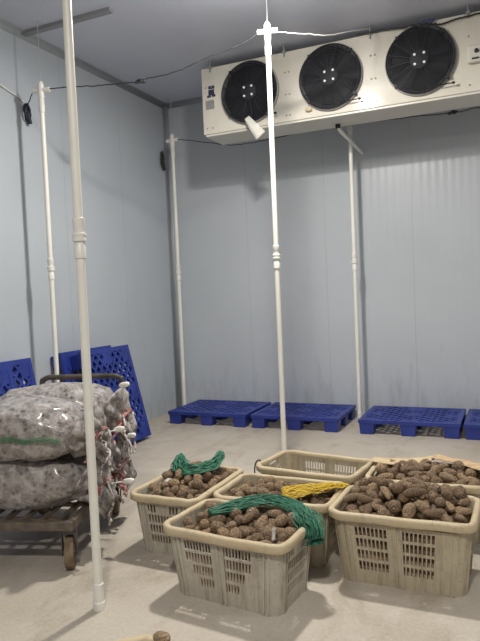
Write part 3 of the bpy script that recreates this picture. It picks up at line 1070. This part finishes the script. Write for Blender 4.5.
b = MB(); b.grid(3, 6, lambda u, v: (-1.048 + .018 * (u - .5) + .006 * v, 2.620 + .006 * math.sin(v * 4), .335 + .062 * v + .01 * u))
tag(b.build('paper_slip', M['paper'], None, True, solid=.001), 'white slip of paper sticking up in the front crate by its rim', 'paper slip')
b = MB(); b.grid(5, 4, lambda u, v: (-1.985 + .11 * u, 3.165 + .05 * v - .02 * u, .362 + .012 * math.sin(u * 5) + .012 * v))
tag(b.build('paper_slip', M['paper_grey'], None, True, solid=.001), 'greyish slip lying on the taro of the crate beside the cart', 'paper slip')


def flap(p00, p10, p01, p11, sag, ma, label, seed):
    b = MB(); p00, p10, p01, p11 = map(Vector, (p00, p10, p01, p11))

    def fn(u, v):
        p = (p00 * (1 - u) + p10 * u) * (1 - v) + (p01 * (1 - u) + p11 * u) * v
        p = p + Vector((0, 0, -sag * math.sin(PI * u) * (1 - .6 * v) + .006 * math.sin(v * 18 + u * 2) + .005 * noise.noise(Vector((u * 5, v * 5, seed)))))
        return p
    b.grid(20, 12, fn)
    return tag(b.build('sack_flap', ma, None, True, solid=.004), label, 'sack flap')


flap((-.865, 3.88, .392), (-.50, 3.955, .395), (-.865, 4.09, .362), (-.455, 4.11, .392), .030, M['sack'], 'tan woven sack flap sagging over the back rim, next to the empty crate', 2)
flap((-.49, 3.98, .408), (-.13, 3.74, .40), (-.47, 4.11, .400), (-.09, 3.95, .385), -.006, M['sack2'], 'brown-striped sack flap slanting down over the taro at the right edge', 5)

# ------------------------------------------------------------------ cart
CA = R(17)
cart = empty('platform_cart', (-2.235, 2.63, 0), CA)     # origin: near right corner; -X across, +Y along
tag(cart, 'low rusty steel platform cart with a tube handle, loaded with net sacks', 'cart')
CW, CL, DZ = .66, 1.02, .285
b = MB()
for x0, x1, y0, y1 in ((-CW, 0, 0, .045), (-CW, 0, CL - .045, CL), (-CW, -CW + .045, .045, CL - .045), (-.045, 0, .045, CL - .045)):
    b.box(x0, x1, y0, y1, DZ - .05, DZ)
b.build('deck_frame', M['steel'], cart, bevel=.004)
for k in range(1, 6):
    b = MB(); x = -CW * k / 6 + .01; b.box(x - .012, x + .012, .045, CL - .045, DZ - .028, DZ - .004); b.build('deck_slat', M['steel'], cart)
for k in range(4):
    b = MB(); y = (.15, .40, .62, .84)[k]; b.box(-CW + .045, -.045, y - .014, y + .014, DZ - .048, DZ - .028); b.build('cross_slat', M['steel'], cart)
b = MB()
hx0, hx1 = -CW + .03, -.0
b.tube(smooth_path([(hx1 - .02, CL - .01, DZ - .03), (hx1 - .02, CL + .0, .60), (hx1 - .02, CL + .01, .905), (hx1 - .035, CL + .012, .94), (hx1 - .07, CL + .012, .955)], 5) +
       smooth_path([(hx0 + .07, CL + .012, .955), (hx0 + .035, CL + .012, .94), (hx0 + .02, CL + .01, .905), (hx0 + .02, CL + .0, .60), (hx0 + .02, CL - .01, DZ - .03)], 5), .019, 12)
b.tube([(hx1 - .02, CL, .60), (hx0 + .02, CL, .60)], .014, 10)
b.build('handle', M['steel_dark'], cart, True)


def caster(x, y, ang):
    wh = MB(); mt = Matrix.Translation((x, y, .092)) @ Matrix.Rotation(ang, 4, 'Z') @ Matrix.Rotation(PI / 2, 4, 'Y')
    wh.lathe([(.05, -.024), (.085, -.024), (.092, -.014), (.092, .014), (.085, .024), (.05, .024)], 28, mt)
    o = wh.build('wheel', M['tyre'], cart, True, sharp=40)
    hb_ = MB(); hb_.lathe([(.04, -.029), (.04, .029)], 16, mt); hb_.lathe([(.012, -.042), (.012, .042)], 10, mt)
    hb_.build('hub', M['steel'], o)
    fk = MB(); m2 = Matrix.Translation((x, y, 0)) @ Matrix.Rotation(ang, 4, 'Z')
    fk.box(-.042, -.036, -.03, .03, .08, DZ - .055, m2); fk.box(.036, .042, -.03, .03, .08, DZ - .055, m2)
    fk.box(-.045, .045, -.04, .04, DZ - .062, DZ - .05, m2)
    fk.build('caster_fork', M['steel_dark'], o)


for x, y, a in ((-.05, .07, R(17)), (-.07, CL - .10, R(14)), (-CW + .07, .07, R(10)), (-CW + .07, CL - .10, R(-5))):
    caster(x, y, a)


# ------------------------------------------------------------------ sacks
def make_sack(u0, u1, v0, v1, w0, w1, label, seed, seam=False, tagp=None, neck_dir=(1, 0, -.6)):
    """a stuffed net sack lying across the cart (cart frame), mouth at +X"""
    rr = random.Random(seed)
    rot = Matrix.Rotation(CA, 3, 'Z')
    cen = Vector(((u0 + u1) / 2, (v0 + v1) / 2, (w0 + w1) / 2))
    base = Vector((-2.235, 2.63, 0)) + rot @ Vector((cen.x, cen.y, w0))
    root = empty('net_sack', base, CA)
    tag(root, label, 'sack', 'net sacks stacked on the cart')
    a, b_, c_ = (u1 - u0) / 2, (v1 - v0) / 2, (w1 - w0) / 2
    nu, nv = 56, 36
    mb = MB()

    def sp(x, e):
        return math.copysign(abs(x) ** e, x)
    vs_ = []
    for j in range(nv + 1):
        th = -PI / 2 + PI * j / nv
        for i in range(nu):
            ph = 2 * PI * i / nu
            x = a * sp(math.cos(th), .55) * sp(math.cos(ph), .62)
            y = b_ * sp(math.cos(th), .55) * sp(math.sin(ph), .62)
            z = c_ * sp(math.sin(th), .72)
            ex = abs(x) / a
            z *= 1 - .28 * ex ** 3
            y *= 1 - .16 * ex ** 4
            p = Vector((x, y, z))
            q = p + Vector((seed * 3.1, 0, 0))
            d = .030 * noise.noise(q * 5.5) + .014 * noise.noise(q * 16) + .006 * noise.noise(q * 40)
            nrm = Vector((x / a / a, y / b_ / b_, z / c_ / c_)).normalized()
            p = p + nrm * d
            # settle on what is below
            if p.z < -c_ + .02:
                p.z = -c_ + .02 + (p.z + c_ - .02) * .2
            vs_.append((p.x, p.y, p.z + c_))
    fs = [(j * nu + i, j * nu + (i + 1) % nu, (j + 1) * nu + (i + 1) % nu, (j + 1) * nu + i) for j in range(nv) for i in range(nu)]
    mb.add(vs_, fs)
    body = mb.build('sack_body', M['net_sack'], root, True)
    # gathered neck with pleats, falling from the mouth end
    nk = MB(); nd = Vector(neck_dir).normalized()
    org = Vector((a * .90, 0, c_ * 1.05))
    L0 = .15

    def fn(u, v):
        ang = 2 * PI * u
        t = v
        dent = noise.noise(Vector((math.cos(ang) * 1.6, math.sin(ang) * 1.6 + seed * 5, t * 4)))
        rad = (.165 * (1 - t) ** 1.1 + .034 + .10 * max(0, t - .60)) * (1 + (.20 * math.sin(ang * 8 + seed + 2 * t) + .22 * dent) * min(1, t * 3))
        side = Vector((0, 1, 0)); upv = nd.cross(side).normalized()
        bend = Vector((0, 0, -.12 * t * t)) + side * .03 * math.sin(t * 5 + seed)
        return org + nd * (t * L0) + bend + side * rad * math.cos(ang) * (1.2 - .3 * t) + upv * rad * math.sin(ang) * .85
    nk.grid(64, 16, fn)
    neck = nk.build('gathered_neck', M['sack_neck'], root, True, solid=.003)
    neck['label'] = 'pleated grey net gathered at the mouth'
    tie = org + nd * (L0 * .55) + Vector((0, 0, -.12 * .55 ** 2)) + Vector((0, .03 * math.sin(2.75 + seed), 0))
    rp = MB()
    side = Vector((0, 1, 0)); upv = nd.cross(side).normalized()
    for kk in range(4):
        rp.tube([tie + nd * (.012 * (kk - 1.5)) + side * (.108 + .006 * math.sin(t * 5 + kk)) * math.cos(t) + upv * .083 * math.sin(t) for t in [2 * PI * q / 18 for q in range(19)]], .0055, 6)
    pts = [tie + side * -.10 + Vector((.03, 0, 0))]
    for q in range(7):
        pts.append(pts[-1] + Vector((rr.uniform(-.03, .03), rr.uniform(-.04, .012), rr.uniform(-.04, .012))))
    rp.tube(smooth_path(pts, 4), .009, 6)
    o = rp.build('tie_rope', M['red_rope'], root, True); o['label'] = 'red tie rope'
    tw = MB()
    for kk in range(3):
        pts = [tie + Vector((.035 + .02 * kk, -.09 + .05 * kk, .05))]
        for q in range(8):
            pts.append(pts[-1] + Vector((rr.uniform(-.022, .022), rr.uniform(-.035, .012), rr.uniform(-.048, -.012))))
        tw.tube(smooth_path(pts, 4), .0075, 6)
    o = tw.build('twisted_cord', M['twist_rope'], root, True); o['label'] = 'white and dark twisted cord'
    if tagp is not None:
        tp = rot.inverted() @ (Vector(tagp) - base)
        tg = MB()
        tg.lathe([(.0, -.05), (.018, -.046), (.024, -.02), (.024, .02), (.018, .045), (.0, .05)], 14, Matrix.Translation(tp) @ Matrix.Rotation(R(78), 4, 'Y') @ Matrix.Rotation(R(20), 4, 'X') @ Matrix.Diagonal((.75, .65, .78, 1)), cap=False)
        tg.tube(smooth_path([tie, (tie + tp) / 2 + Vector((0, 0, .01)), tp], 4), .004, 6)
        o = tg.build('tag', M['tag'], root, True); o['label'] = 'white plastic tag'
    if seam:
        sm = MB()
        path = []
        for q in range(40):
            u = -.95 + 1.75 * q / 39
            x = u * a
            ex = abs(u)
            y = -b_ * (1.0 - .16 * ex ** 4) - .012
            path.append(Vector((x, y + .0 + .012 * noise.noise(Vector((x * 8, 0, seed))), c_ * (.92 - .1 * ex ** 3) + .008 * math.sin(q * .6))))
        for dz in (-.010, 0, .010):
            sm.tube([p + Vector((0, -.001, dz)) for p in path], .0035, 6)
        o = sm.build('seam_thread', M['green_seam'], root, True); o['label'] = 'green seam thread'
    return root


make_sack(-.93, .03, .10, .58, DZ, .60, 'lower front net sack on the cart, pressed flat on the deck', 1, tagp=(-2.10, 2.99, .42))
make_sack(-.95, .01, .565, 1.00, DZ, .60, 'lower rear net sack on the cart, by the handle', 2, tagp=(-2.31, 3.34, .60))
make_sack(-.86, .03, .04, .56, .575, .925, 'upper front net sack on the cart, with a green seam thread', 3, seam=True, tagp=(-2.17, 3.02, .72))
make_sack(-.80, .03, .53, .98, .575, .945, 'upper rear net sack on the cart, top of the pile by the handle', 4, tagp=(-2.30, 3.28, .945))
